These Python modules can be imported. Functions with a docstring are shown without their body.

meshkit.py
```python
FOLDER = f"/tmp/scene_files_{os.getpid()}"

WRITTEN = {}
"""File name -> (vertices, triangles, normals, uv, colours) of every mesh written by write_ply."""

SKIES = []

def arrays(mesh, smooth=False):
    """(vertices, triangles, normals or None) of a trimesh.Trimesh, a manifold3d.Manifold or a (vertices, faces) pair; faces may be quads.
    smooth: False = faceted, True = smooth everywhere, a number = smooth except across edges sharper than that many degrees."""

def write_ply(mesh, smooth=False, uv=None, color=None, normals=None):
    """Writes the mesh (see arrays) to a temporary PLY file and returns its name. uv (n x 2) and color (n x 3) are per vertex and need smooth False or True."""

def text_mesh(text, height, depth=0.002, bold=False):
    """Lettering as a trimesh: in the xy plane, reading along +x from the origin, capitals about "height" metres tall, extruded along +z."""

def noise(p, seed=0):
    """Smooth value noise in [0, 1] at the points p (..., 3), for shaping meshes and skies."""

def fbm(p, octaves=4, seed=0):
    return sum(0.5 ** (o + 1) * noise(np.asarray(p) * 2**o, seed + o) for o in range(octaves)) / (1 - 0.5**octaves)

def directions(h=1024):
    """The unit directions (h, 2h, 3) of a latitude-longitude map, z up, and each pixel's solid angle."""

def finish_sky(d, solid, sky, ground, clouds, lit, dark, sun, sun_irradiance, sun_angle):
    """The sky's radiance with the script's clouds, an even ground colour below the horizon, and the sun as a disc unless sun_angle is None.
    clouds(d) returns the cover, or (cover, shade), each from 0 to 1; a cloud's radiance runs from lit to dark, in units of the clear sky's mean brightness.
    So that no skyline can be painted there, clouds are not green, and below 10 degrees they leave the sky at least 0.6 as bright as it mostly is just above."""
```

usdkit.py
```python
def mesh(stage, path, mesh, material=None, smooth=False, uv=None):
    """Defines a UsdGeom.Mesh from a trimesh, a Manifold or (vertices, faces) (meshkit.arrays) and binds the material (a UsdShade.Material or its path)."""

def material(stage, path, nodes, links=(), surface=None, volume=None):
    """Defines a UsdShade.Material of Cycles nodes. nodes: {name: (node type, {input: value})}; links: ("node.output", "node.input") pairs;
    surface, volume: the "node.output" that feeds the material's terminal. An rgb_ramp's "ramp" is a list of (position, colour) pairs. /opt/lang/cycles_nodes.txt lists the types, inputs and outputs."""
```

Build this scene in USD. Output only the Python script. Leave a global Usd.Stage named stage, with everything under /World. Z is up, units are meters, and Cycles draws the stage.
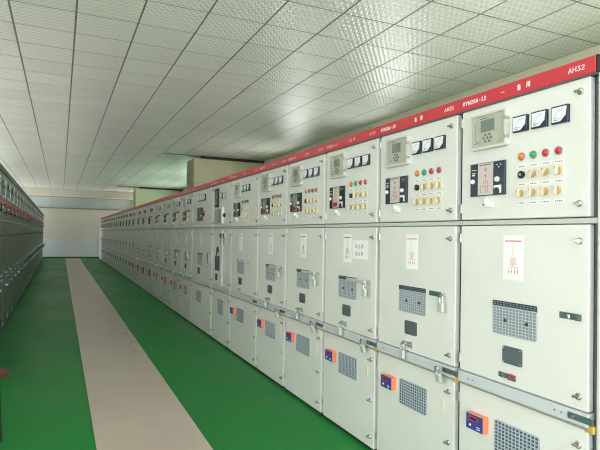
import math, random
import numpy as np, trimesh, manifold3d, shapely
from shapely.geometry import Polygon, box as sbox
from pxr import Usd, UsdGeom, UsdLux, UsdShade, Gf, Sdf
import usdkit, meshkit

stage = Usd.Stage.CreateInMemory()
UsdGeom.SetStageUpAxis(stage, 'Z'); UsdGeom.SetStageMetersPerUnit(stage, 1.0)
UsdGeom.Xform.Define(stage, '/World'); UsdGeom.Scope.Define(stage, '/World/Looks')
rng = random.Random(7)

# ------------------------------------------------------------------ camera (solved from the ceiling grid and the row of cabinets)
EYE, CEIL, D = 1.4875, 3.811, 1.9943
F_PX, YAW, PITCH, ROLL = 520.32, 0.430865, 0.020548, 0.018091
cam = UsdGeom.Camera.Define(stage, '/World/camera')
cam.CreateHorizontalApertureAttr(36.0); cam.CreateVerticalApertureAttr(27.0)
cam.CreateFocalLengthAttr(36.0 * F_PX / 600.0)
cam.CreateClippingRangeAttr(Gf.Vec2f(0.05, 500.0))
cam.CreateFStopAttr(0.0)
_f = np.array([math.sin(YAW) * math.cos(PITCH), math.cos(YAW) * math.cos(PITCH), math.sin(PITCH)])
_r = np.array([math.cos(YAW), -math.sin(YAW), 0.0]); _u = np.cross(_r, _f)
_r2, _u2 = math.cos(ROLL) * _r + math.sin(ROLL) * _u, -math.sin(ROLL) * _r + math.cos(ROLL) * _u
cam.AddTransformOp().Set(Gf.Matrix4d(*_r2, 0, *_u2, 0, *(-_f), 0, 0.0, 0.0, EYE, 1))
cam.CreateExposureAttr(0.22)

# ------------------------------------------------------------------ daylight
XL, XR, Y0, Y1 = -4.6, 5.74, -4.2, 31.54            # the room's inner faces
UNSEEN_WINDOWS_R = [(7.8, 9.1, 1.0, 3.3), (12.1, 13.6, 1.0, 3.3), (17.6, 21.4, 1.0, 3.3), (22.6, 26.2, 1.0, 3.3), (30.42, 31.42, 0.1, 2.7), (1.2, 6.6, 0.6, 1.95)]  # unseen; far door and low near window added to brighten wall and ceiling
UNSEEN_WINDOWS_L = [(-2.4, 1.4, 1.0, 3.3), (7.2, 9.8, 0.6, 1.95), (12.2, 14.8, 0.6, 1.95), (17.2, 19.8, 0.6, 1.95), (22.4, 25.0, 0.6, 1.95), (26.8, 29.4, 0.6, 1.95), (30.42, 31.42, 0.1, 2.7)]  # unseen; low ones shaped to light just ceiling, far door added for end wall
BACK_WIN = (-3.6, 3.6, 0.3, 3.3)
L_BACK, L_NEAR, L_LEFT, L_RIGHT, L_GREEN = 3.6, 7.0, (22, 21, 16, 12, 10, 26), (3.6, 3.6, 2.4, 2.4, 24.0, 4.6), (2, 3)
sky = UsdLux.DomeLight.Define(stage, '/World/sky'); sky.CreateIntensityAttr(1.0); sky.CreateColorAttr(Gf.Vec3f(0.9, 0.97, 1.0))
def rect_light(name, at, toward, w, h, power, color):
    l = UsdLux.RectLight.Define(stage, '/World/' + name)
    l.CreateWidthAttr(w); l.CreateHeightAttr(h); l.CreateIntensityAttr(power); l.CreateColorAttr(Gf.Vec3f(*color))
    z = -np.array(toward, float); x = np.cross([0, 0, 1.0], z); y = np.cross(z, x)
    l.AddTransformOp().Set(Gf.Matrix4d(*x, 0, *y, 0, *z, 0, *map(float, at), 1))
bounce_sun = UsdLux.DistantLight.Define(stage, '/World/bounce_sun')       # added: lies on the unseen floor behind the camera to brighten the ceiling
bounce_sun.CreateIntensityAttr(34.0); bounce_sun.CreateAngleAttr(1.0); bounce_sun.CreateColorAttr(Gf.Vec3f(1.0, 0.93, 0.90))
_s = -np.array([0.12, math.cos(math.radians(41)), -math.sin(math.radians(41))]); _s /= np.linalg.norm(_s)
_x = np.cross([0, 0, 1.0], _s); _x /= np.linalg.norm(_x); _y = np.cross(_s, _x)
bounce_sun.AddTransformOp().Set(Gf.Matrix4d(*_x, 0, *_y, 0, *_s, 0, 0, 0, 0, 1))
rect_light('daylight_back', (0, Y0 - 0.16, (BACK_WIN[2] + BACK_WIN[3]) / 2), (0, 1, 0), BACK_WIN[1] - BACK_WIN[0], BACK_WIN[3] - BACK_WIN[2], L_BACK, (1.0, 0.905, 0.99))
for i, (a, b, c, d) in enumerate(UNSEEN_WINDOWS_L):
    rect_light('daylight_left_%03d' % i, (XL - 0.16, (a + b) / 2, (c + d) / 2), (1, 0, 0), b - a, d - c, L_NEAR if i == 0 else L_LEFT[i - 1], (1.0, 0.92, 0.93))
for i, (a, b, c, d) in enumerate(UNSEEN_WINDOWS_R):
    rect_light('daylight_right_%03d' % i, (XR + 0.16, (a + b) / 2, (c + d) / 2), (-1, 0, 0), b - a, d - c, L_RIGHT[i], (0.62, 1.0, 0.74) if i in L_GREEN else (1.0, 0.95, 0.93))

# ------------------------------------------------------------------ materials
def lin(c):
    c = np.array(c, float) / 255.0
    return tuple(np.where(c <= 0.04045, c / 12.92, ((c + 0.055) / 1.055) ** 2.4))
MATS = {}
def plain(name, rgb, rough=0.5, metal=0.0, spec=0.5, vary=0.0, scale=3.0, **kw):
    """A plain painted, plastic or metal surface; vary mixes in a little unevenness of tone."""
    nodes = {'p': ('principled_bsdf', {'base_color': lin(rgb), 'roughness': rough, 'metallic': metal, 'specular_ior_level': spec, **kw})}
    links = []
    if vary:
        c = np.array(lin(rgb))
        nodes['g'] = ('geometry', {}); nodes['n'] = ('noise_texture', {'scale': scale, 'detail': 4.0})
        nodes['r'] = ('rgb_ramp', {'ramp': [(0.3, tuple(c * (1 - vary))), (0.7, tuple(np.minimum(c * (1 + vary), 1)))]})
        links = [('g.position', 'n.vector'), ('n.fac', 'r.fac'), ('r.color', 'p.base_color')]
    MATS[name] = usdkit.material(stage, '/World/Looks/' + name, nodes, links, surface='p.BSDF')
    return MATS[name]
def pane(name, tint, rough=0.02, ior=1.45):
    MATS[name] = usdkit.material(stage, '/World/Looks/' + name, {
        't': ('transparent_bsdf', {'color': tint}), 'g': ('glossy_bsdf', {'color': (1, 1, 1), 'roughness': rough}),
        'f': ('fresnel', {'IOR': ior}), 'q': ('geometry', {}), 'i': ('math', {'math_type': 'subtract', 'value1': 1.0}), 'x': ('math', {'math_type': 'multiply'}), 'm': ('mix_closure', {})},
        [('q.backfacing', 'i.value2'), ('f.fac', 'x.value1'), ('i.value', 'x.value2'), ('x.value', 'm.fac'), ('t.BSDF', 'm.closure1'), ('g.BSDF', 'm.closure2')], surface='m.closure')
plain('paint', (223, 223, 221), 0.42, vary=0.03, scale=2.5)
plain('carcass_paint', (196, 196, 192), 0.5)
plain('left_shaded_paint', (108, 122, 112), 0.42)  # darker copy of the cabinet paint: shade of the left row put into colour
plain('carcass_shaded', (88, 96, 106), 0.5)  # darkened: shade in the gaps between doors put into the body colour
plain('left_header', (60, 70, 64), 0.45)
plain('header_red', (198, 58, 70), 0.4)
plain('header_edge', (92, 94, 92), 0.5)
plain('black', (22, 25, 30), 0.45)
plain('slate', (52, 62, 76), 0.4)
plain('navy', (38, 46, 66), 0.35)
plain('white', (240, 240, 238), 0.45)
plain('paper', (244, 244, 246), 0.7)
plain('ink_red', (196, 64, 82), 0.7)
plain('ink_rose', (208, 116, 130), 0.7)
plain('ink_grey', (130, 134, 144), 0.7)
plain('ink_dark', (62, 66, 78), 0.7)
plain('face_white', (232, 236, 244), 0.3)
plain('relay_body', (208, 206, 198), 0.45)
plain('lcd', (134, 146, 142), 0.2)
plain('key_grey', (128, 132, 128), 0.5)
plain('panel_pink', (202, 193, 194), 0.4)
plain('plate_beige', (222, 212, 190), 0.4)
plain('knob_beige', (186, 160, 112), 0.35)
plain('lamp_orange', (232, 120, 40), 0.2); plain('lamp_green', (22, 158, 92), 0.2)
plain('lamp_red', (192, 40, 66), 0.2)
plain('chrome', (206, 208, 206), 0.22, metal=1.0)
plain('steel', (188, 192, 196), 0.35, metal=0.85)
plain('rail', (206, 210, 218), 0.4, metal=0.1)
plain('rail_lip', (150, 144, 136), 0.5)
plain('hasp_green', (76, 98, 96), 0.45)
plain('brass', (222, 182, 92), 0.4, metal=0.4)
plain('glass_dark', (92, 102, 108), 0.15)
plain('vent_bar', (176, 186, 196), 0.45)
plain('mesh_bar', (186, 192, 198), 0.45)
plain('mesh_back', (132, 142, 152), 0.5)
plain('vent_back', (70, 86, 104), 0.6)
plain('meter_blue', (54, 66, 150), 0.4); plain('meter_orange', (242, 138, 96), 0.4)
plain('meter_green', (40, 120, 84), 0.25)
plain('box_grey', (150, 152, 148), 0.4)
plain('box_beige', (172, 170, 158), 0.45)  # grey-beige of the first control box
plain('panel_grey', (128, 146, 138), 0.35)
plain('letter_pink', (232, 188, 188), 0.5)
plain('red_label', (206, 58, 44), 0.4)
plain('stool_red', (88, 44, 40), 0.5); plain('stool_metal', (36, 36, 36), 0.4)
plain('wall_cream', (232, 224, 202), 0.8, vary=0.03, scale=0.8)
plain('pillar_paint', (204, 198, 166), 0.8, vary=0.03, scale=0.8)
plain('bounce_tile', (206, 200, 190), 0.5, vary=0.04, scale=2.0)  # kept pale so the unseen floor behind the camera bounces light upward
plain('end_plaster', (212, 206, 196), 0.8, vary=0.03, scale=0.8)
plain('lower_wall', (204, 207, 215), 0.5, vary=0.02, scale=1.0)
plain('skirting', (60, 84, 70), 0.6)
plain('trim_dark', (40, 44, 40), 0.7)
plain('olive_frame', (150, 148, 128), 0.6)
plain('lock_steel', (214, 216, 214), 0.32, metal=0.35)
plain('frost', (186, 194, 196), 0.35)
plain('window_frame', (200, 204, 204), 0.4)
plain('ceiling_backing', (108, 110, 102), 0.6)
plain('slab_grey', (70, 72, 70), 0.7)
pane('clear', (0.93, 0.94, 0.93)); pane('window_glass', (0.95, 0.98, 0.96))

def floor_mat(name, rgb, rough, vary, scale, fine):
    c = np.array(lin(rgb))
    MATS[name] = usdkit.material(stage, '/World/Looks/' + name, {
        'g': ('geometry', {}), 'n': ('noise_texture', {'scale': scale, 'detail': 5.0, 'roughness': 0.6}),
        'm': ('mapping', {'scale': (1.0, 0.35, 1.0)}), 'o': ('object_info', {}),
        'r': ('rgb_ramp', {'ramp': [(0.3, tuple(c * (1 - vary))), (0.72, tuple(c * (1 + vary)))]}),
        'n2': ('noise_texture', {'scale': fine, 'detail': 3.0}), 'b': ('bump', {'strength': 0.12, 'distance': 0.004}),
        'rr': ('map_range', {'from_min': 0.3, 'from_max': 0.7, 'to_min': rough - 0.06, 'to_max': rough + 0.1}),
        'p': ('principled_bsdf', {'specular_ior_level': 0.3})},
        [('g.position', 'm.vector'), ('m.vector', 'n.vector'), ('n.fac', 'r.fac'), ('r.color', 'p.base_color'), ('g.position', 'n2.vector'),
         ('n2.fac', 'b.height'), ('b.normal', 'p.normal'), ('n.fac', 'rr.value'), ('rr.result', 'p.roughness')], surface='p.BSDF')
floor_mat('floor_green', (6, 126, 50), 0.42, 0.07, 1.2, 60)
floor_mat('floor_green_worn', (32, 132, 74), 0.33, 0.07, 1.2, 60)
_c = np.array(lin((198, 183, 172)))
MATS['floor_beige'] = usdkit.material(stage, '/World/Looks/floor_beige', {      # pale walkway, scuffed along its right-hand edge
    'g': ('geometry', {}), 's': ('separate_xyz', {}), 'm': ('mapping', {'scale': (9.0, 1.3, 1.0)}), 'n': ('noise_texture', {'scale': 1.6, 'detail': 6.0, 'roughness': 0.7}),
    'n2': ('noise_texture', {'scale': 2.0, 'detail': 5.0}), 'r2': ('rgb_ramp', {'ramp': [(0.3, tuple(_c * 0.95)), (0.7, tuple(_c * 1.04))]}),
    'ex': ('map_range', {'from_min': 0.62, 'from_max': 0.90, 'clamp': True}), 'ey': ('map_range', {'from_min': 15.0, 'from_max': 9.0, 'clamp': True}), 'ez': ('map_range', {'from_min': 5.5, 'from_max': 7.5, 'clamp': True}),
    'k': ('map_range', {'from_min': 0.47, 'from_max': 0.60, 'clamp': True}), 'a': ('math', {'math_type': 'multiply'}), 'b': ('math', {'math_type': 'multiply'}), 'c': ('math', {'math_type': 'multiply'}), 'd': ('math', {'math_type': 'multiply', 'value2': 0.6}),
    'x': ('mix', {'color2': tuple(_c * 0.5)}), 'p': ('principled_bsdf', {'roughness': 0.30})},
    [('g.position', 's.vector'), ('g.position', 'm.vector'), ('m.vector', 'n.vector'), ('g.position', 'n2.vector'), ('n2.fac', 'r2.fac'), ('s.x', 'ex.value'), ('s.y', 'ey.value'), ('s.y', 'ez.value'), ('n.fac', 'k.value'),
     ('ex.result', 'a.value1'), ('ey.result', 'a.value2'), ('a.value', 'b.value1'), ('ez.result', 'b.value2'), ('b.value', 'c.value1'), ('k.result', 'c.value2'), ('c.value', 'd.value1'),
     ('d.value', 'x.fac'), ('r2.color', 'x.color1'), ('x.color', 'p.base_color')], surface='p.BSDF')

def tile_mat(name, rgb):
    """Painted metal embossed with wavy ribs: height = sin(ky*y + sin(kx*x))."""
    c = np.array(lin(rgb))
    MATS[name] = usdkit.material(stage, '/World/Looks/' + name, {
        'g': ('geometry', {}), 's': ('separate_xyz', {}),
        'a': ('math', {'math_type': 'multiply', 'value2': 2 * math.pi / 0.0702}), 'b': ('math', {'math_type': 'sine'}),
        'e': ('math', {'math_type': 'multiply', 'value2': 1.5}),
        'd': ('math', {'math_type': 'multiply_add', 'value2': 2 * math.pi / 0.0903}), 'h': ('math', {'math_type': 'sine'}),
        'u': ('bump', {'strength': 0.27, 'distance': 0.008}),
        'cr': ('rgb_ramp', {'ramp': [(0.0, tuple(c * 0.84)), (0.55, tuple(c))]}), 'hh': ('math', {'math_type': 'multiply_add', 'value2': 0.5, 'value3': 0.5}),  # troughs darkened in colour, standing in for shade between the ribs
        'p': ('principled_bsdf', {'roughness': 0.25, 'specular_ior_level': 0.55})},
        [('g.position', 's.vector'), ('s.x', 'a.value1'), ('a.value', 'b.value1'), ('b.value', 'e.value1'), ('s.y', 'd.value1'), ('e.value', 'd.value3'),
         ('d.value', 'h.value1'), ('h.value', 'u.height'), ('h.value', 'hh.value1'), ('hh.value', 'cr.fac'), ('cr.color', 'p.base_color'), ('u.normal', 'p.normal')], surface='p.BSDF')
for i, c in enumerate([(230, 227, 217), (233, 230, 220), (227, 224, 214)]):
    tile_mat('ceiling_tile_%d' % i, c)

# ------------------------------------------------------------------ mesh helpers
def rbox(x0, x1, y0, y1, z0, z1, c=0.0):
    """A box, its edges chamfered by c."""
    if c <= 0:
        m = trimesh.creation.box(extents=(x1 - x0, y1 - y0, z1 - z0)); m.apply_translation(((x0 + x1) / 2, (y0 + y1) / 2, (z0 + z1) / 2)); return m
    p = []
    for X, sx in ((x0, 1), (x1, -1)):
        for Y, sy in ((y0, 1), (y1, -1)):
            for Z, sz in ((z0, 1), (z1, -1)):
                p += [(X, Y + sy * c, Z + sz * c), (X + sx * c, Y, Z + sz * c), (X + sx * c, Y + sy * c, Z)]
    h = manifold3d.Manifold.hull_points(np.array(p)).to_mesh()
    return trimesh.Trimesh(h.vert_properties[:, :3], h.tri_verts, process=False)
def fb(u0, u1, z0, z1, w0, w1, c=0.0):
    """A box on a cabinet's front: u to the viewer's right, w outwards from the door's face."""
    return rbox(u0, u1, -w1, -w0, z0, z1, c)
def face_poly(poly, w0, w1):
    """A flat outline in (u, z) given a thickness from w0 to w1."""
    polys = getattr(poly, 'geoms', [poly]); out = []
    for g in polys:
        m = trimesh.creation.extrude_polygon(g, w1 - w0, engine='earcut')
        v = m.vertices; m.vertices = np.stack([v[:, 0], -(w0 + v[:, 2]), v[:, 1]], 1)
        m.faces = m.faces[:, ::1]; m.fix_normals(); out.append(m)
    return trimesh.util.concatenate(out)
def rrect(u0, u1, z0, z1, r, n=3):
    return sbox(u0 + r, z0 + r, u1 - r, z1 - r).buffer(r, quad_segs=n)
def disc(u, z, r, w0, w1, n=16, r2=None):
    """A turned button: radius r at w0 and r2 at w1."""
    r2 = r if r2 is None else r2
    a = np.arange(n) * 2 * np.pi / n
    pts = [(u + q * math.cos(t), -w, z + q * math.sin(t)) for q, w in ((r, w0), (r, (w0 + 2 * w1) / 3), (r2, w1)) for t in a]
    h = manifold3d.Manifold.hull_points(np.array(pts)).to_mesh()
    return trimesh.Trimesh(h.vert_properties[:, :3], h.tri_verts, process=False)
def dome(u, z, r, w0, hgt, n=14):
    pts = [(u + r * math.cos(p) * math.cos(t), -(w0 + hgt * math.sin(p)), z + r * math.cos(p) * math.sin(t)) for p in (0, 0.5, 1.0, 1.35) for t in np.arange(n) * 2 * np.pi / n]
    h = manifold3d.Manifold.hull_points(np.array(pts)).to_mesh()
    return trimesh.Trimesh(h.vert_properties[:, :3], h.tri_verts, process=False)
def cat(ms): return trimesh.util.concatenate(ms)
def strokes(lines, u, z, s, w, t, wd=0.0008):
    """Pen strokes (polylines on a unit square) as thin raised ink."""
    out = []
    for ln in lines:
        p = [(u + s * a, z + s * b) for a, b in ln]
        out.append(shapely.LineString(p).buffer(t / 2, cap_style='flat', join_style='mitre'))
    return face_poly(shapely.union_all(out), w, w + wd)
GLYPH = {
    'bei': [[(.36, 1), (.1, .66)], [(.3, .88), (.74, .88), (.16, .42)], [(.3, .78), (.92, .46)], [(.24, .4), (.24, 0), (.78, 0), (.78, .4), (.24, .4)], [(.24, .2), (.78, .2)], [(.51, .4), (.51, 0)]],
    'yong': [[(.2, 1), (.2, .3), (.05, 0)], [(.2, .97), (.85, .97), (.85, 0)], [(.2, .68), (.85, .68)], [(.2, .38), (.85, .38)], [(.52, 1), (.52, 0)]],
    'chu': [[(.5, 1), (.5, 0)], [(.2, .86), (.2, .52), (.8, .52), (.8, .86)], [(.1, .38), (.1, .03), (.9, .03), (.9, .38)]],
    'xian': [[(.3, 1), (.08, .66), (.34, .66), (.08, .34), (.38, .42)], [(.06, .06), (.4, .18)], [(.44, .78), (.95, .84)], [(.42, .5), (.95, .58)], [(.62, 1), (.68, .4), (.95, .02)], [(.9, .4), (.45, .05)]],
    'yi': [[(.05, .5), (.95, .5)]],
}
def text_front(txt, u, z, h, w, bold=True):
    m = meshkit.text_mesh(txt, h, 0.0008, bold=bold)
    v = m.vertices.copy(); m.vertices = np.stack([u + v[:, 0], -(w + v[:, 2]), z + v[:, 1]], 1); m.fix_normals()
    return m

# ------------------------------------------------------------------ prim helpers
USED = {}
def numbered(parent, name):
    k = USED.get((parent, name), 0); USED[(parent, name)] = k + 1
    return '%s/%s' % (parent, name) + ('_%03d' % k if k else '')
def tag(p, label=None, category=None, group=None, kind=None):
    for k, v in (('label', label), ('category', category), ('group', group), ('kind', kind)):
        if v: p.SetCustomDataByKey(k, v)
    return p
def obj(name, mesh, mat, parent=None, smooth=False, label=None):
    path = numbered(str(parent.GetPath()) if parent else '/World', name)
    p = usdkit.mesh(stage, path, mesh, MATS[mat], smooth=smooth).GetPrim()
    if label: p.SetCustomDataByKey('label', label)
    return p
def thing(name, label, category, loc=(0, 0, 0), rotz=0.0, group=None, kind=None, scale=None, rot3=None):
    x = UsdGeom.Xform.Define(stage, numbered('/World', name))
    x.AddTranslateOp().Set(Gf.Vec3d(*map(float, loc)))
    if rot3: x.AddRotateXYZOp().Set(Gf.Vec3f(*rot3))
    else: x.AddRotateZOp().Set(float(rotz))
    if scale: x.AddScaleOp().Set(Gf.Vec3f(*scale))
    return tag(x.GetPrim(), label, category, group, kind)
def dup(src, label, loc, rotz=0.0, group=None, category=None, scale=None, rot3=None):
    was = src.GetCustomData()
    t = thing(src.GetName().rstrip('0123456789').rstrip('_'), label, category or was['category'], loc, rotz, group or was.get('group'), None, scale, rot3)
    t.GetReferences().AddInternalReference(src.GetPath()); t.SetInstanceable(True)
    return t

# ------------------------------------------------------------------ room shell
def wall_with_holes(u0, u1, holes, axis, at, out):
    """An upright wall from u0 to u1 and floor to ceiling, with window openings, 0.2 m thick behind its face."""
    s = sbox(u0, 0, u1, CEIL + 0.1)
    for a, b, c, d in holes: s = s.difference(sbox(a, c, b, d))
    m = trimesh.creation.extrude_polygon(s, 0.2, engine='earcut'); v = m.vertices
    t = at + out * v[:, 2]
    m.vertices = np.stack([t, v[:, 0], v[:, 1]], 1) if axis == 'x' else np.stack([v[:, 0], t, v[:, 1]], 1)
    m.fix_normals(); return m
tag(obj('wall_right', wall_with_holes(Y0 - .2, Y1 + .2, UNSEEN_WINDOWS_R, 'x', XR, 1), 'wall_cream'), 'cream painted long wall behind the right-hand cabinets', kind='structure')
tag(obj('wall_left', wall_with_holes(Y0 - .2, Y1 + .2, UNSEEN_WINDOWS_L, 'x', XL, -1), 'wall_cream'), 'cream painted long wall behind the left-hand cabinets', kind='structure')
tag(obj('wall_front', wall_with_holes(XL, XR, [BACK_WIN], 'y', Y0, -1), 'wall_cream'), 'cream wall with the wide glazed opening', kind='structure')
we = tag(UsdGeom.Xform.Define(stage, '/World/wall_end').GetPrim(), 'cream and bluish white wall closing the far end of the aisle', kind='structure')
obj('plaster', rbox(XL, XR, Y1, Y1 + .2, 1.1, CEIL + .1), 'end_plaster', we)
obj('lower_wall', rbox(XL, XR, Y1 - .004, Y1 + .2, 0, 1.1), 'lower_wall', we, label='bluish white lower part of the wall')  # lower part of the end wall, toned bluish white
tag(obj('baseboard_end', rbox(-.9, 2.1, Y1 - .03, Y1 - .004, 0, .09), 'skirting'), 'dark green skirting along the far end wall', kind='structure')
tag(obj('beam', rbox(XL, XR, Y1 - .42, Y1, 3.40, CEIL, .01), 'end_plaster'), 'cream ceiling beam across the far end of the room', kind='structure')
wn = [0]
def window(rect, axis, at, out, mull, label):
    """Frame, mullions and glass set in an opening."""
    wn[0] += 1
    a, b, c, d = rect
    t = tag(UsdGeom.Xform.Define(stage, '/World/window_%d' % wn[0]).GetPrim(), label, kind='structure')
    def put(u0, u1, z0, z1, d0, d1):
        lo, hi = sorted((at + out * d0, at + out * d1))
        return rbox(lo, hi, u0, u1, z0, z1) if axis == 'x' else rbox(u0, u1, lo, hi, z0, z1)
    f = .06
    obj('frame', cat([put(a, a + f, c, d, .04, .12), put(b - f, b, c, d, .04, .12), put(a + f, b - f, c, c + f, .04, .12), put(a + f, b - f, d - f, d, .04, .12)]), 'window_frame', t)
    xs = np.linspace(a + f, b - f, mull + 2)
    for x in xs[1:-1]: obj('mullion', put(x - .025, x + .025, c + f, d - f, .05, .11), 'window_frame', t)
    for i in range(mull + 1):
        obj('pane', put(xs[i] + (.025 if i else 0), xs[i + 1] - (.025 if i < mull else 0), c + f, d - f, .078, .082), 'window_glass', t)
window((BACK_WIN[0], BACK_WIN[1], BACK_WIN[2], BACK_WIN[3]), 'y', Y0, -1, 5, 'wide glazed opening in the near end wall')
for i, r in enumerate(UNSEEN_WINDOWS_L): window(r, 'x', XL, -1, 2, 'unseen window in the left wall, %.0f metres down the room' % r[0])
for i, r in enumerate(UNSEEN_WINDOWS_R): window(r, 'x', XR, 1, 2, 'unseen window in the right wall, %.0f metres down the room' % r[0])
# the pale strip of frosted panes high on the end wall
wn[0] += 1
t = tag(UsdGeom.Xform.Define(stage, '/World/window_%d' % wn[0]).GetPrim(), 'pale bluish strip window under the beam at the far end', kind='structure')
obj('frame', cat([rbox(XL, 3.62, Y1 - .06, Y1, 2.74, 2.80), rbox(XL, 3.62, Y1 - .06, Y1, 3.36, 3.40), rbox(3.62, 3.86, Y1 - .10, Y1, 2.70, 3.40)]), 'olive_frame', t)
for i in range(6):
    a = XL + i * (3.62 - XL) / 6; b = XL + (i + 1) * (3.62 - XL) / 6
    obj('pane', rbox(a + .015, b - .015, Y1 - .03, Y1, 2.80, 3.36), 'frost', t)
# piers standing out from the right wall, with the dark shadow trims at the ceiling
for i, (ya, yb, xa, lab) in enumerate([(15.35, 16.3, 3.56, 'nearer'), (27.45, 28.4, 3.42, 'farther')]):
    p = tag(UsdGeom.Xform.Define(stage, '/World/pillar' + ('_001' if i else '')).GetPrim(), 'cream painted pier above the right-hand cabinets, the %s of two' % lab, kind='structure')
    obj('shaft', rbox(xa, XR, ya, yb, 0, 3.02, .004), 'pillar_paint', p)
    obj('head', rbox(xa - .012, XR, ya - .012, yb + .012, 3.028, CEIL - .06, .004), 'pillar_paint', p)
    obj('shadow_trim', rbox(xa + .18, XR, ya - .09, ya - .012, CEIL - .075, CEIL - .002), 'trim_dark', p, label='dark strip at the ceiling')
    tag(obj('trim_%d' % (i + 1), rbox(xa - .9, xa + .18, ya - .05, ya, CEIL - .016, CEIL - .001), 'ceiling_backing'), 'thin dark ceiling strip running on from the %s pier' % lab, kind='structure')

# ceiling: a backing and single metal tiles, the joints left open
TP, GX, GY = 0.63186, -1.16917, 4.71588
ce = tag(UsdGeom.Xform.Define(stage, '/World/ceiling').GetPrim(), 'suspended ceiling of wavy embossed metal tiles', kind='structure')
obj('backing', rbox(XL, XR, Y0, Y1, CEIL + .003, CEIL + .06), 'ceiling_backing', ce)
xs = [GX + TP * k for k in range(-7, 13)]; ys = [GY + TP * k for k in range(-16, 45)]
far = [[], [], []]
ntile = 0
for yi in range(len(ys) - 1):
    for xi in range(len(xs) - 1):
        x0, x1, y0, y1 = max(xs[xi], XL), min(xs[xi + 1], XR), max(ys[yi], Y0), min(ys[yi + 1], Y1 - .42)
        if x1 - x0 < .05 or y1 - y0 < .05: continue
        dz = rng.uniform(-.0006, .0006)
        k = rng.choice([0, 0, 1, 1, 2])
        seen = 2.8 < y0 < 16.3 and x0 > -1.9 - .02 * y0 and (y0 > 3.2 or x0 > 1.5) and y0 > (x0 - 3.2) * 0.9
        m = rbox(x0 + .010, x1 - .010, y0 + .011, y1 - .011, CEIL + dz, CEIL + .0042, .001)
        if seen and ntile < 298:
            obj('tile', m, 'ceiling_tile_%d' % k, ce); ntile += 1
        else: far[k].append(m)
for k in range(3):
    p = obj('ceiling_tiles', cat(far[k]), 'ceiling_tile_%d' % k, ce); p.SetCustomDataByKey('kind', 'stuff')
# floor: slab, green floor panels and the pale walkway
fl = tag(UsdGeom.Xform.Define(stage, '/World/floor').GetPrim(), 'green floor with a pale beige walkway down the aisle', kind='structure')
obj('slab', rbox(XL, XR, Y0, Y1, -.12, -.004), 'slab_grey', fl)
obj('bounce_floor', rbox(XL, XR, Y0, -.6, -.004, .004), 'bounce_tile', fl, label='unseen pale landing before the glazing')
seams = [-.599] + [0.30 + 3.51 * k for k in range(-1, 9)] + [Y1]
seams = sorted(s for s in seams if -.6 <= s <= Y1)
SA, SB = 0.2616, 0.9936
for i in range(len(seams) - 1):
    a, b = seams[i] + .0008, seams[i + 1] - .0008
    obj('walkway_panel', rbox(SA, SB, a, b, -.004, .0005), 'floor_beige', fl, label='pale beige walkway panel')
    obj('green_panel', rbox(XL, SA - .001, a, b, -.004, 0), 'floor_green', fl)
    obj('green_panel', rbox(SB + .001, XR, a, b, -.004, 0), 'floor_green', fl)

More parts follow.
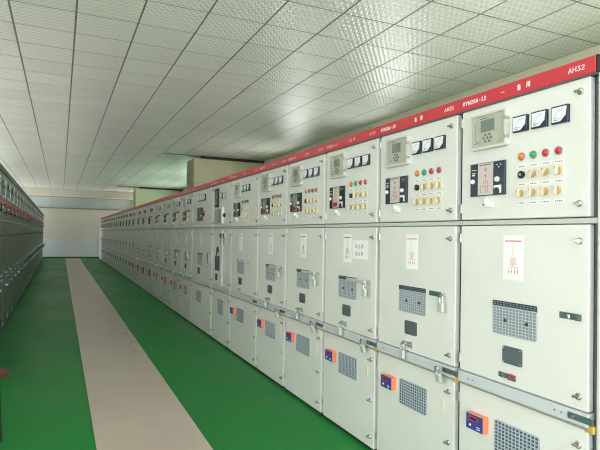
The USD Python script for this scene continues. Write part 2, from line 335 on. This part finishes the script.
# ------------------------------------------------------------------ cabinets
HD = (2.184, 2.2555)
def quarter_lock(t, u, z, lod):
    k = obj('door_lock', disc(u, z, .015, 0, .012, 12 if lod < 1 else 6, .011), 'chrome', t, smooth=40)
    if lod < 1:
        obj('lock_wing', rbox(u - .017, u + .017, -.026, -.011, z - .005, z + .005, .002), 'chrome', k)
def relay(t, z0=1.955, z1=2.133, u0=.100, u1=.336, lod=0):
    b = obj('protection_relay', face_poly(rrect(u0, u1, z0, z1, .008), 0, .018), 'relay_body', t)
    du, dz = (u1 - u0), (z1 - z0)
    if lod > 1: return
    obj('screen', fb(u0 + .065, u0 + .158, z0 + .085, z0 + .146, .018, .021, .001), 'lcd', b)
    keys = [disc(u0 + .112 + .026 * math.cos(a) * (1 if i else 0), z0 + .052 + .02 * math.sin(a) * (1 if i else 0), .007, .018, .022, 8) for i, a in enumerate([0] + list(np.arange(6) * math.pi / 3))]
    obj('keypad', cat(keys), 'key_grey', b)
    if lod == 0:
        ink = [fb(u0 + .06 + i * .012, u0 + .069 + i * .012, z0 + .154, z0 + .158, .018, .0185) for i in range(4)]
        ink += [fb(u0 + .02, u0 + .026, z0 + .05 + i * .014, z0 + .056 + i * .014, .018, .0185) for i in range(7)]
        ink += [fb(u0 + .018 + i * .012, u0 + .026 + i * .012, z0 + .028 + .008 * (i % 2), z0 + .033 + .008 * (i % 2), .018, .0185) for i in range(4)]
        obj('printed_marks', cat(ink), 'ink_dark', b)
        rim = rrect(u0 - .004, u1 + .004, z0 - .004, z1 + .004, .012).difference(rrect(u0 + .008, u1 - .008, z0 + .008, z1 - .008, .008))
        obj('cover_rim', face_poly(rim, 0, .029), 'relay_body', b)
        obj('clear_cover', face_poly(rrect(u0 + .008, u1 - .008, z0 + .008, z1 - .008, .008), .0265, .028), 'clear', b)
        for zz in (z0 + .04, z1 - .045):
            obj('cover_clip', fb(u1 - .006, u1 + .010, zz - .008, zz + .008, .008, .033, .002), 'steel', b)
def gauge(t, u, z, lod, sq=.078, rim='navy'):
    g = obj('gauge', fb(u, u + sq + .008, z, z + sq, 0, .016, .002), rim, t)
    c = [(u + .006, z + .007), (u + sq * .62, z + .007), (u + sq - .002, z + sq * .40), (u + sq + .002, z + sq - .007), (u + .006, z + sq - .007)]
    if lod > 1: return
    obj('dial', face_poly(Polygon(c), .016, .0175), 'face_white', g)
    if lod == 0:
        o = (u + sq * .82, z + sq * .16); ink = []
        for a in np.linspace(math.radians(98), math.radians(172), 7):
            r0, r1 = sq * .56, sq * .64
            ink.append(shapely.LineString([(o[0] + r0 * math.cos(a), o[1] + r0 * math.sin(a)), (o[0] + r1 * math.cos(a), o[1] + r1 * math.sin(a))]).buffer(.0009))
        ink.append(shapely.LineString([(u + .014, z + .014), (u + .034, z + .014)]).buffer(.0012))
        obj('scale', face_poly(shapely.union_all(ink), .0175, .018), 'ink_dark', g)
        a = math.radians(166); obj('needle', face_poly(shapely.LineString([(o[0] - sq * .22, o[1] + sq * .06), (o[0] + sq * .6 * math.cos(a), o[1] + sq * .6 * math.sin(a))]).buffer(.0008), .018, .0186), 'ink_dark', g)
def lamp(t, u, z, col, lod):
    if lod > 1:
        obj('pilot_lamp', disc(u, z, .016, 0, .014, 6), col, t); return
    l = obj('pilot_lamp', dome(u, z, .0155, .006, .014), col, t, smooth=50)
    obj('collar', disc(u, z, .0195, 0, .008, 14), 'chrome' if lod == 0 else 'steel', l, smooth=40)
def selector(t, u, z, lod, ang=0.0):
    s = obj('selector_switch', face_poly(rrect(u - .022, u + .022, z - .022, z + .022, .006), 0, .005), 'plate_beige', t)
    if lod > 1: return
    obj('dial_ring', disc(u, z, .018, .005, .014, 14, .016), 'knob_beige', s, smooth=40)
    k = rbox(-.0036, .0036, -.030, -.013, -.018, .018, .0012); k.apply_transform(trimesh.transformations.rotation_matrix(ang, (0, 1, 0))); k.apply_translation((u, 0, z))
    obj('knob', k, 'plate_beige', s)
    if lod == 0: obj('pointer', fb(u - .0012, u + .0012, z + .006, z + .016, .030, .0306), 'ink_dark', s)
def key_switch(t, u, z, lod):
    s = obj('key_switch', disc(u, z, .018, 0, .012, 14), 'black', t, smooth=40)
    if lod == 0: obj('key_core', disc(u + .002, z, .008, .012, .018, 10), 'chrome', s)
def plate(t, u, z, lod):
    p = obj('name_plate', fb(u - .026, u + .026, z - .008, z + .008, 0, .002), 'white', t)
    if lod == 0: obj('printed_text', cat([fb(u - .018 + i * .0095, u - .0115 + i * .0095, z - .003, z + .003, .002, .0024) for i in range(4)]), 'ink_grey', p)
def status_panel(t, lod, u0=.084, u1=.322, z0=1.711, z1=1.882, glow=False, frame='slate', face='panel_pink', red=False):
    s = obj('status_panel', fb(u0, u1, z0, z1, 0, .012, .002), frame, t)
    c0, c1 = u0 + .058, u1 - .076
    d = obj('diagram_face', fb(c0, c1, z0 + .004, z1 - .004, .012, .0135), 'meter_green' if glow else face, s)
    if red: obj('red_indicator', fb(c0 + .012, c1 - .030, z0 + .014, z0 + .046, .0135, .017, .001), 'lamp_red', s)
    if lod > 1: return
    obj('position_knob', disc(u1 - .046, z0 + .078, .013, .012, .026, 12, .010), 'white', s, smooth=40)
    obj('position_knob', disc(u0 + .022, z0 + .078, .012, .012, .024, 12, .009), 'white', s, smooth=40)
    if lod == 0:
        cx = (c0 + c1) / 2
        L = [[(cx, z1 - .02), (cx, z1 - .045)], [(cx - .012, z1 - .03), (cx, z1 - .045), (cx + .012, z1 - .03)], [(cx, z1 - .055), (cx, z1 - .075)], [(cx - .012, z1 - .075), (cx, z1 - .062), (cx + .012, z1 - .075)],
             [(cx, z1 - .08), (cx, z0 + .065)], [(cx - .03, z0 + .05), (cx + .03, z0 + .05)], [(cx - .03, z0 + .05), (cx - .03, z0 + .018)], [(cx, z0 + .05), (cx, z0 + .014)], [(cx + .018, z0 + .05), (cx + .018, z0 + .018)], [(cx - .036, z0 + .018), (cx - .024, z0 + .018)]]
        L += [[(cx - .014 + i * .014, z0 + .06), (cx - .014 + i * .014, z0 + .078)] for i in range(3)]
        obj('printed_diagram', strokes(L, 0, 0, 1, .0135, .0022), 'ink_red', s)
        obj('printed_header', fb(c0 + .012, c1 - .012, z1 - .014, z1 - .010, .0135, .014), 'ink_dark', s)
        obj('white_marks', cat([fb(u0 + .010, u0 + .044, z1 - .034, z1 - .031, .012, .0126), fb(u0 + .012, u0 + .040, z1 - .050, z1 - .047, .012, .0126), fb(u0 + .016, u0 + .034, z1 - .063, z1 - .055, .012, .0136)]
            + [disc(u1 - .05 + .012 * i, z1 - .02 - .012 * (i % 2), .003, .012, .014, 6) for i in range(3)]), 'white', s)
        q = sbox(u1 - .068, z0 + .008, u1 - .022, z0 + .048).difference(shapely.Point(u1 - .052, z0 + .016).buffer(.022))
        obj('handle_socket', face_poly(q, .012, .016), 'white', s)
def door_latch(t, lod):
    b = obj('test_block', fb(.165, .240, 1.652, 1.676, 0, .014, .002), 'white', t)
    if lod < 2: obj('knob', rbox(.198, .212, -.026, 0, 1.672, 1.696, .003), 'white', b)
    if lod == 0: obj('slot', fb(.174, .192, 1.658, 1.669, .014, .0146), 'box_grey', b)
def sheet(t, lod, bar='ink_rose', u0=.308, u1=.428, z0=1.292, z1=1.507):
    s = obj('diagram_sheet', fb(u0, u1, z0, z1, 0, .0012), 'paper', t)
    if lod > 1: return
    obj('printed_bar', fb(u0 + .010, u1 - .010, z1 - .030, z1 - .024, .0012, .0016), bar, s)
    if lod == 0:
        cx = (u0 + u1) / 2; ink = [[(cx, z1 - .04), (cx, z1 - .062)], [(cx - .008, z1 - .06), (cx, z1 - .072)], [(cx, z1 - .075), (cx, z1 - .1)], [(cx, z1 - .14), (cx, z1 - .155)], [(cx - .026, z1 - .152), (cx + .03, z1 - .152)]]
        for i in range(4): ink.append([(cx - .026 + i * .0185, z1 - .152), (cx - .026 + i * .0185, z1 - .19 + .006 * (i % 2))])
        m = strokes(ink, 0, 0, 1, .0012, .0017, .0005)
        sq = [shapely.Point(cx + a * .013, z1 - .112 - b * .013).buffer(.0055).difference(shapely.Point(cx + a * .013, z1 - .112 - b * .013).buffer(.0038)) for a in (-1, 0, 1) for b in (0, 1, 2)]
        bl = [sbox(cx - .03 + i * .0185, z1 - .18, cx - .024 + i * .0185, z1 - .172) for i in range(4)]
        obj('printed_diagram', cat([m] + [face_poly(q, .0012, .0017) for q in sq + bl]), bar, s)
def lattice(u0, u1, z0, z1, nu, nz, r, bar, rim):
    s = rrect(u0, u1, z0, z1, r)
    cells = []
    pu, pz = (u1 - u0 - 2 * rim) / nu, (z1 - z0 - 2 * rim) / nz
    for i in range(nu):
        for j in range(nz):
            a, b = u0 + rim + i * pu + bar / 2, z0 + rim + j * pz + bar / 2
            cells.append(sbox(a, b, a + pu - bar, b + pz - bar))
    return s.difference(shapely.union_all(cells))
def mid_window(t, lod, u0=.243, u1=.512, z0=1.016, z1=1.183):
    f = obj('viewing_window', face_poly(rrect(u0, u1, z0, z1, .016), 0, .002), 'mesh_back', t)
    if lod < 2:
        n = (13, 9) if lod == 0 else (8, 5)
        obj('wire_mesh', face_poly(lattice(u0, u1, z0, z1 - .026, *n, .012, .0034 if lod == 0 else .005, .004), .002, .004), 'mesh_bar', f)
        obj('top_mesh', face_poly(lattice(u0, u1, z1 - .026, z1, n[0], 1 if lod else 2, .006, .005, .003), .002, .004), 'slate', f)
    if lod == 0:
        for q in (.31, .79): obj('screw', disc(u0 + (u1 - u0) * q, z0 + .075, .009, .004, .008, 8), 'slate', f)
def small_window(t, lod, u0=.310, u1=.430, z0=.884, z1=.968):
    f = obj('small_window', face_poly(rrect(u0, u1, z0, z1, .010), 0, .005), 'glass_dark', t)
    if lod == 0:
        for a in (u0 + .009, u1 - .009):
            for b in (z0 + .009, z1 - .009): obj('screw', disc(a, b, .004, .005, .007, 6), 'steel', f)
def vent(t, lod, u0=.262, u1=.531, z0=.432, z1=.592):
    f = obj('vent_window', face_poly(rrect(u0, u1, z0, z1, .014), 0, .002), 'vent_back', t)
    if lod < 2:
        n = (12, 9) if lod == 0 else (7, 5)
        obj('grille', face_poly(lattice(u0, u1, z0, z1, *n, .014, .005, .003), .002, .005), 'vent_bar', f)
def meter(t, lod, u0=.100, u1=.222, z0=.500, z1=.582):
    b = obj('charge_indicator', fb(u0, u1, z0, z1, 0, .036, .003), 'meter_orange', t, label='orange box with a blue front')
    f = obj('front_plate', fb(u0 + .002, u1 - .004, z0 + .002, z1 - .002, .036, .038), 'meter_blue', b)
    if lod == 0:
        obj('display', fb(u0 + .02, u0 + .085, z1 - .034, z1 - .012, .038, .0395), 'ink_red', b)
        obj('display_glass', fb(u0 + .027, u0 + .078, z1 - .029, z1 - .017, .0395, .0402), 'black', b)
        obj('buttons', cat([disc(u0 + .032, z0 + .024, .007, .038, .041, 8)]), 'face_white', b)
        obj('printed_lines', cat([fb(u0 + .075, u0 + .1, z0 + .012, z0 + .016, .038, .0386), fb(u0 + .075, u0 + .1, z0 + .022, z0 + .026, .038, .0386)]), 'face_white', b)
def lever(t, lod, silver=False):
    l = obj('lever_bracket', cat([fb(.292, .345, .812, .836, 0, .012, .002), fb(.345, .392, .806, .836, 0, .006, .002)]), 'steel' if silver else 'hasp_green', t)
    if lod < 2:
        obj('lever_pin', disc(.322, .823, .009, .012, .022, 10), 'chrome', l)
        if lod == 0: obj('ring', face_poly(shapely.Point(.372, .824).buffer(.016).difference(shapely.Point(.372, .824).buffer(.011)), .006, .010), 'ink_red' if not silver else 'steel', l)
def mid_hasp(t, kind, lod, u=.630):
    if kind == 'handle':      # a long bright turning handle
        h = obj('door_handle', rbox(.440, .700, -.052, -.034, 1.156, 1.182, .005), 'lock_steel', t, label='long bright turning handle')
        obj('handle_hub', disc(.690, 1.169, .014, 0, .036, 12), 'chrome', h)
    else:
        h = obj('hasp', cat([fb(u, u + .088, 1.150, 1.178, 0, .006, .002), fb(u + .082, u + .106, 1.150, 1.178, 0, .018, .003)]), 'hasp_green', t)
        obj('hasp_eye', fb(.672, .690, 1.154, 1.172, 0 if u < .6 else .006, .018, .003), 'chrome', h)
def cabinet_frame(t, w, lod, paint='paint', head='header_red', gap=.034):
    """Carcass, header, the three doors and the rail between them."""
    wr = w - gap
    body = obj('body', rbox(0.002, w - .002, .037, 1.45, 0.0, 2.2505), 'carcass_shaded', t)
    up = obj('instrument_door', rbox(.006, wr, 0, .035, 1.589, 2.178, .004), paint, t)
    mid = obj('breaker_door', rbox(.006, wr, 0, .035, .777, 1.556, .004), paint, t)
    low = obj('cable_door', rbox(.006, wr, 0, .035, .022, .706, .004), paint, t)
    obj('cross_rail', rbox(.004, w - .004, .010, .0365, 1.561, 1.584, .002), 'carcass_paint', t)
    obj('middle_rail', rbox(.004, wr + .006, -.010, .0365, .716, .773, .003), 'rail', t)
    obj('rail_lip', rbox(.004, wr + .006, -.014, .0365, .708, .716, .001), 'rail_lip', t)
    obj('plinth', rbox(.004, w - .004, .012, .0365, 0.0, .018), 'trim_dark', t)
    h = obj('header', rbox(.001, w - .001, -.012, .0365, *HD, .002), head, t)
    obj('header_flange', rbox(.001, w - .001, -.010, .036, HD[0] - .006, HD[0] - .0005), 'header_edge', h)
    if lod < 2:
        for z in (2.12, 1.65): obj('hinge', rbox(-.004, .010, -.006, .012, z - .025, z + .025, .003), 'steel', up)
        for z in (1.49, .84): obj('hinge', rbox(-.004, .010, -.006, .012, z - .025, z + .025, .003), 'steel', mid)
        for z in (.63, .13): obj('hinge', rbox(-.004, .010, -.006, .012, z - .025, z + .025, .003), 'steel', low)
    lk = w - .075
    for z in (2.122, 1.646, 1.486, .834, .632, .350, .10):
        if lod < 2 or z in (2.122, 1.486): quarter_lock(t, lk, z, lod)
    return h
def header_text(t, h, w, code, words):
    ink = 'white' if code in ('AH32', 'AH31') else 'letter_pink'
    obj('model_lettering', text_front('KYN28A-12', .020, 2.2085, .021, .012), ink, h)
    obj('code_lettering', text_front(code, w - .130, 2.2085, .022, .012, bold=False), ink, h)
    ms = []
    for u, g in words: ms.append(strokes(GLYPH[g], u, 2.207, .026, .012, .0034))
    obj('word_lettering', cat(ms), ink, h)
def standard_front(t, w, lod, o):
    """The instruments and windows of an ordinary breaker cabinet."""
    relay(t, lod=lod)
    for u in (.370, .479, .588): gauge(t, u, 2.003, lod)
    cols = o.get('lamps', ('lamp_orange', 'lamp_green', 'lamp_red', 'lamp_red'))
    us = (.417, .485, .553, .621)
    for u, c in zip(us, cols): lamp(t, u, 1.884, c, lod)
    key_switch(t, us[0], 1.797, lod)
    for u in us[1:]: selector(t, u, 1.797, lod, rng.choice((0, 0, .5)))
    for u in us: selector(t, u - .004, 1.709, lod, rng.choice((0, 0, -.5)))
    if lod < 2:
        for z in (1.837, 1.751, 1.662):
            for u in us: plate(t, u, z, lod)
    status_panel(t, lod, frame=o.get('pframe', 'slate'), face=o.get('pface', 'panel_pink'), red=o.get('pred', False))
    door_latch(t, lod)
    sheet(t, lod, o.get('bar', 'ink_rose'))
    mid_window(t, lod); small_window(t, lod)
    vent(t, lod)
    if o.get('meter', True): meter(t, lod)
    lever(t, lod, o.get('silver', False)); mid_hasp(t, o.get('hasp', 'hasp'), lod, o.get('hu', .630))
    if lod < 2:
        obj('rail_screw', cat([disc(u, .746, .005, .010, .013, 8) for u in (.085, .115, .615, .65)]), 'box_grey', t)
        g = obj('rail_hasp', fb(w - .118, w - .002, .734, .761, .010, .016, .002), 'hasp_green', t)
        obj('hasp_eye', disc(w - .09, .748, .008, .016, .022, 10), 'chrome', g)
        obj('rail_bracket', rbox(w - .046, w - .004, -.006, .03, .697, .730, .003), 'brass', t, label='yellow bracket at the rail end')
    if o.get('keyhole'):
        obj('keyhole_plate', fb(.668, .684, .500, .574, 0, .006, .002), 'plate_beige', t)

ORD = ['nearest', 'second', 'third', 'fourth', 'fifth', 'sixth', 'seventh', 'eighth', 'ninth', 'tenth', 'eleventh', 'twelfth', 'thirteenth', 'fourteenth', 'fifteenth', 'sixteenth', 'seventeenth', 'eighteenth', 'nineteenth', 'twentieth',
       'twenty-first', 'twenty-second', 'twenty-third', 'twenty-fourth', 'twenty-fifth', 'twenty-sixth', 'twenty-seventh', 'twenty-eighth', 'twenty-ninth', 'thirtieth', 'thirty-first', 'thirty-second', 'thirty-third']
EDGES = [1.428, 2.228, 3.028, 3.830, 4.628, 5.425, 6.416, 7.298, 8.604, 9.45, 10.35, 11.35, 12.40, 13.50, 14.55, 15.55, 16.70] + [16.70 + .9 * k for k in range(1, 17)]
OPTS = {
    0: dict(words=[(.290, 'yi'), (.392, 'bei'), (.446, 'yong')], lab='grey switchgear cabinet marked AH32, nearest of the right-hand row, red diagram sheet'),
    1: dict(hu=.545, words=[(.392, 'bei'), (.446, 'yong')], keyhole=True, silver=True, lab='grey switchgear cabinet second in the right-hand row, keyhole plate on its bottom door'),
    2: dict(pframe='black', pred=True, words=[(.36, 'yi'), (.40, 'chu'), (.45, 'xian')], keyhole=True, silver=True, hasp='handle', bar='ink_dark', notice=True, lab='grey switchgear cabinet with a white notice taped beside its diagram sheet'),
    3: dict(pframe='black', pface='panel_grey', pred=True, words=[(.40, 'chu'), (.45, 'xian')], keyhole=True, silver=True, hasp='handle', bar='ink_dark', lab='grey switchgear cabinet just beyond the one with the taped notice'),
    4: dict(pframe='black', pface='panel_grey', pred=True, words=[(.40, 'chu'), (.45, 'xian')], keyhole=True, silver=True, hasp='handle', bar='ink_grey', lamps=('lamp_red', 'lamp_green', 'lamp_red', 'lamp_red'), lab='grey switchgear cabinet fifth from the near end of the right-hand row'),
    5: dict(pframe='black', pface='panel_grey', pred=True, words=[(.45, 'chu'), (.50, 'xian')], silver=True, hasp='handle', bar='ink_grey', lamps=('lamp_red', 'lamp_green', 'lamp_red', 'lamp_red'), lab='grey switchgear cabinet next to the one with double lower doors, sixth on the right'),
}
GR = 'right-hand row of switchgear cabinets'
lib_mid = None; lib_far = None
for i in range(len(EDGES) - 1):
    y0, y1 = EDGES[i], EDGES[i + 1]; w = y1 - y0
    loc = (D, y1, 0)
    if i <= 5:
        o = OPTS[i]; lod = 0 if i < 5 else 1
        t = thing('switchgear_cabinet', o['lab'], 'electrical cabinet', loc, -90, GR)
        h = cabinet_frame(t, w, lod)
        header_text(t, h, w, 'AH%d' % (32 - i), o['words'])
        standard_front(t, w, lod, o)
        if o.get('notice'):
            n = obj('taped_notice', fb(.444, .662, 1.324, 1.462, 0, .0012), 'paper', t, label='white paper notice with two printed lines')
            ms = [strokes(GLYPH[g], .486 + .042 * k, 1.402, .030, .0012, .003, .0005) for k, g in enumerate(('xian', 'chu', 'yong', 'xian'))][:3] + [strokes(GLYPH[g], .490 + .038 * k, 1.350, .028, .0012, .003, .0005) for k, g in enumerate(('bei', 'chu', 'yong'))]
            obj('printed_text', cat(ms), 'ink_grey', n)
        if i == 0:      # the end cover and the black end of the header at the near end of the row
            obj('end_panel', rbox(w, w + .012, .004, 1.45, 0, 2.2505, .002), 'carcass_paint', t)
            obj('header_end', rbox(w, w + .010, -.012, .0365, *HD, .002), 'black', t, label='black end of the red header')
    elif i == 6:        # double doors below, meter and control box above
        t = thing('switchgear_cabinet', 'grey cabinet with narrow double lower doors and a green-lit meter above', 'electrical cabinet', loc, -90, GR)
        h = cabinet_frame(t, w, 1)
        header_text(t, h, w, 'AH26', [(.40, 'bei'), (.45, 'yong')])
        obj('door_seam', cat([fb(.452, .462, .785, 1.548, -.001, .0006), ]), 'black', t)
        obj('door_edge', rbox(.462, .486, -.014, .0, .785, 1.548, .003), 'paint', t)
        m = obj('lit_meter', fb(.09, .255, 1.865, 2.125, 0, .02, .003), 'black', t); obj('screen', fb(.125, .225, 1.90, 2.085, .02, .0215), 'meter_green', m)
        gauge(t, .34, 1.975, 1); gauge(t, .48, 1.975, 1, rim='box_grey')
        b = obj('control_box', fb(.09, .255, 1.640, 1.830, 0, .018, .003), 'box_beige', t)
        b = obj('control_box', fb(.27, .46, 1.640, 1.830, 0, .022, .003), 'box_grey', t)
        obj('handle_bar', rbox(.475, .505, -.034, 0, 1.630, 1.860, .004), 'white', b); obj('knob', dome(.55, 1.745, .03, .0, .03), 'black', b)
        for u in (.40, .56):
            hp = obj('hasp', fb(u - .03, u + .03, 1.44, 1.50, 0, .02, .004), 'chrome', t); obj('hasp_ring', fb(u - .012, u + .012, 1.36, 1.44, .004, .018, .004), 'steel', hp)
        p = obj('viewing_window', face_poly(rrect(.12, .34, .985, 1.19, .01), 0, .006), 'glass_dark', t)
        pts = [(.20, 1.20), (.215, 1.28), (.26, 1.31), (.29, 1.24)]
        obj('wiring_loop', strokes([pts], 0, 0, 1, 0.002, .012, .012), 'black', t)
        small_window(t, 1, .14, .24, .85, .94)
        vent(t, 1, .30, .55, .40, .60)
    elif i == 7:
        t = thing('switchgear_cabinet', 'wide grey cabinet with a green-lit panel beside a round red button', 'electrical cabinet', loc, -90, GR)
        h = cabinet_frame(t, w, 1, gap=.09)
        header_text(t, h, w, 'AH25', [(.60, 'bei'), (.66, 'yong')])
        for k in range(4): gauge(t, .36 + .12 * k, 2.0, 1, .095)
        status_panel(t, 1, .33, .66, 1.69, 1.90, glow=True)
        obj('stop_button', dome(.735, 1.80, .05, 0, .03), 'lamp_red', t, smooth=50, label='large round red button')
        sheet(t, 1, 'ink_grey', .52, .64)
        mid_window(t, 1, .38, .68, 1.0, 1.19); small_window(t, 1, .42, .54, .86, .96)
        lever(t, 1, True)
        hb = obj('door_handle', rbox(w - .16, w - .10, -.05, 0, 1.06, 1.22, .005), 'steel', t, label='upright bright door handle')
        vent(t, 1, .36, .66, .42, .60)
    else:
        lod = 1 if i < 12 else 2
        lab = 'grey switchgear cabinet, %s counted from the near end of the right-hand row' % ORD[i]
        if i == len(EDGES) - 2: lab = 'grey switchgear cabinet at the very far end of the right-hand row'
        if i >= 17 and lib_far is not None:
            dup(lib_far, lab, loc, -90, GR); continue
        t = thing('switchgear_cabinet', lab, 'electrical cabinet', loc, -90, GR)
        cabinet_frame(t, w, lod)
        # the same instruments, spread over a somewhat wider door
        standard_front(t, w, lod, dict(pframe='black', pface='meter_green' if i in (9, 10) else 'panel_grey', pred=i % 2 == 0, meter=i < 16, silver=True, bar='ink_grey', hasp='handle' if i % 3 else 'hasp', lamps=('lamp_red', 'lamp_green', 'lamp_red', 'lamp_red')))
        if i == 16 + 0: pass
        if i >= 16: lib_far = t

# left-hand row: the same make of cabinet, a little taller, red plates below the meters
LX0, LSLOPE = -.695, -.0043
GL = 'left-hand row of switchgear cabinets'
first = None
for i in range(31):
    y = 5.5 + .8 * i
    x = LX0 + LSLOPE * y
    lab = 'shaded green-grey switchgear cabinet, %s from the near end of the left-hand row' % ORD[i] if i < 30 else 'shaded green-grey switchgear cabinet at the far end of the left-hand row'
    rz, sc = 90 + math.degrees(math.atan(-LSLOPE)), (1, 1, 1.04)
    if first is None:
        t = first = thing('switchgear_cabinet', lab, 'electrical cabinet', (x, y, 0), rz, GL, None, sc)
        w = .8
        cabinet_frame(t, w, 1, 'left_shaded_paint', 'left_header')
        for u in (.16, .30, .44): gauge(t, u, 2.0, 1)
        obj('tall_plate', fb(.57, .61, 1.90, 2.12, 0, .012, .002), 'face_white', t)
        for u in (.20, .32, .44, .56): lamp(t, u, 1.875, 'face_white', 1)
        obj('red_plate', fb(.24, .62, 1.755, 1.792, 0, .045, .003), 'red_label', t, label='red plate')
        for u in (.24, .36, .48, .60): obj('rotary_knob', disc(u, 1.682, .02, 0, .035, 10, .014), 'black' if u > .3 else 'chrome', t)
        status_panel(t, 1, .06, .20, 1.65, 1.80)
        hd = obj('door_handle', rbox(.60, .70, -.05, 0, 1.345, 1.375, .004), 'hasp_green', t)
        g = obj('rail_hasp', fb(.58, .75, .715, .785, .010, .09, .006), 'hasp_green', t)
        obj('hasp_eye', disc(.66, .745, .022, .09, .12, 10), 'chrome', g)
        lever(t, 1, True)
    else:
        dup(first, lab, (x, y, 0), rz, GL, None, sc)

# ------------------------------------------------------------------ padlocks (hang on the hasps)
def padlock(label, group, loc, rot3):
    t = thing('padlock', label, 'padlock', loc, 0, group, rot3=rot3)
    obj('body', rbox(-.023, .023, -.011, .011, -.098, -.042, .005), 'lock_steel', t)
    a = np.linspace(0, math.pi, 9)
    path = [(-.015, 0, -.046)] + [(-.015 * math.cos(q), 0, -.017 + .015 * math.sin(q)) for q in a] + [(.015, 0, -.046)]
    r = 0.0042; ms = []
    for p, q in zip(path[:-1], path[1:]):
        ms.append(trimesh.creation.cylinder(r, segment=(p, q), sections=7))
    obj('shackle', cat(ms), 'chrome', t, smooth=40)
    return t
plk = None
def hang(i, u, z, w, tilt, label, group='padlocks on the right-hand row'):
    global plk
    y = EDGES[i + 1] - u
    loc = (D - w, y, z)
    if plk is None:
        plk = padlock(label, group, loc, (tilt, 0, -90))
    else:
        dup(plk, label, loc, 0, group, rot3=(tilt, 0, -90))
NM = {1: 'second', 2: 'third', 3: 'fourth', 4: 'fifth'}
for i in (1, 2, 3, 4):
    hang(i, .690 if i > 1 else .683, 1.166, .030 if i == 1 else .044, 0, 'silver padlock on the middle door handle, %s cabinet on the right' % NM[i])
    hang(i, .335, .832, .040, 0, 'silver padlock on the lever above the rail, %s cabinet on the right' % NM[i])
    hang(i, .700, .775, .072, 14, 'silver padlock hanging tilted at the rail end, %s cabinet on the right' % NM[i])
for i in range(8, 15):
    hang(i, .690, 1.166, .044, 0, 'small bright padlock on the middle door of the %s cabinet on the right' % ORD[i])
    hang(i, .325, .826, .030, 0, 'small bright padlock above the rail of the %s cabinet on the right' % ORD[i])

# ------------------------------------------------------------------ stool at the left edge
t = thing('round_stool', 'dark red round stool seat on thin black legs at the left edge', 'stool', (-.472, 4.20, 0))
s = trimesh.creation.revolve(np.array([(0, .462), (.15, .462), (.163, .470), (.166, .484), (.160, .497), (.14, .503), (0, .505)]), sections=32)
obj('seat', s, 'stool_red', t, smooth=40)
for a in range(4):
    q = math.radians(8 + 90 * a)
    obj('leg', trimesh.creation.cylinder(.010, segment=((.10 * math.cos(q), .10 * math.sin(q), .462), (.128 * math.cos(q), .128 * math.sin(q), 0)), sections=8), 'stool_metal', t)
ring = trimesh.creation.torus(.116, .006, major_sections=24, minor_sections=6); ring.apply_translation((0, 0, .18))
obj('foot_ring', ring, 'stool_metal', t)
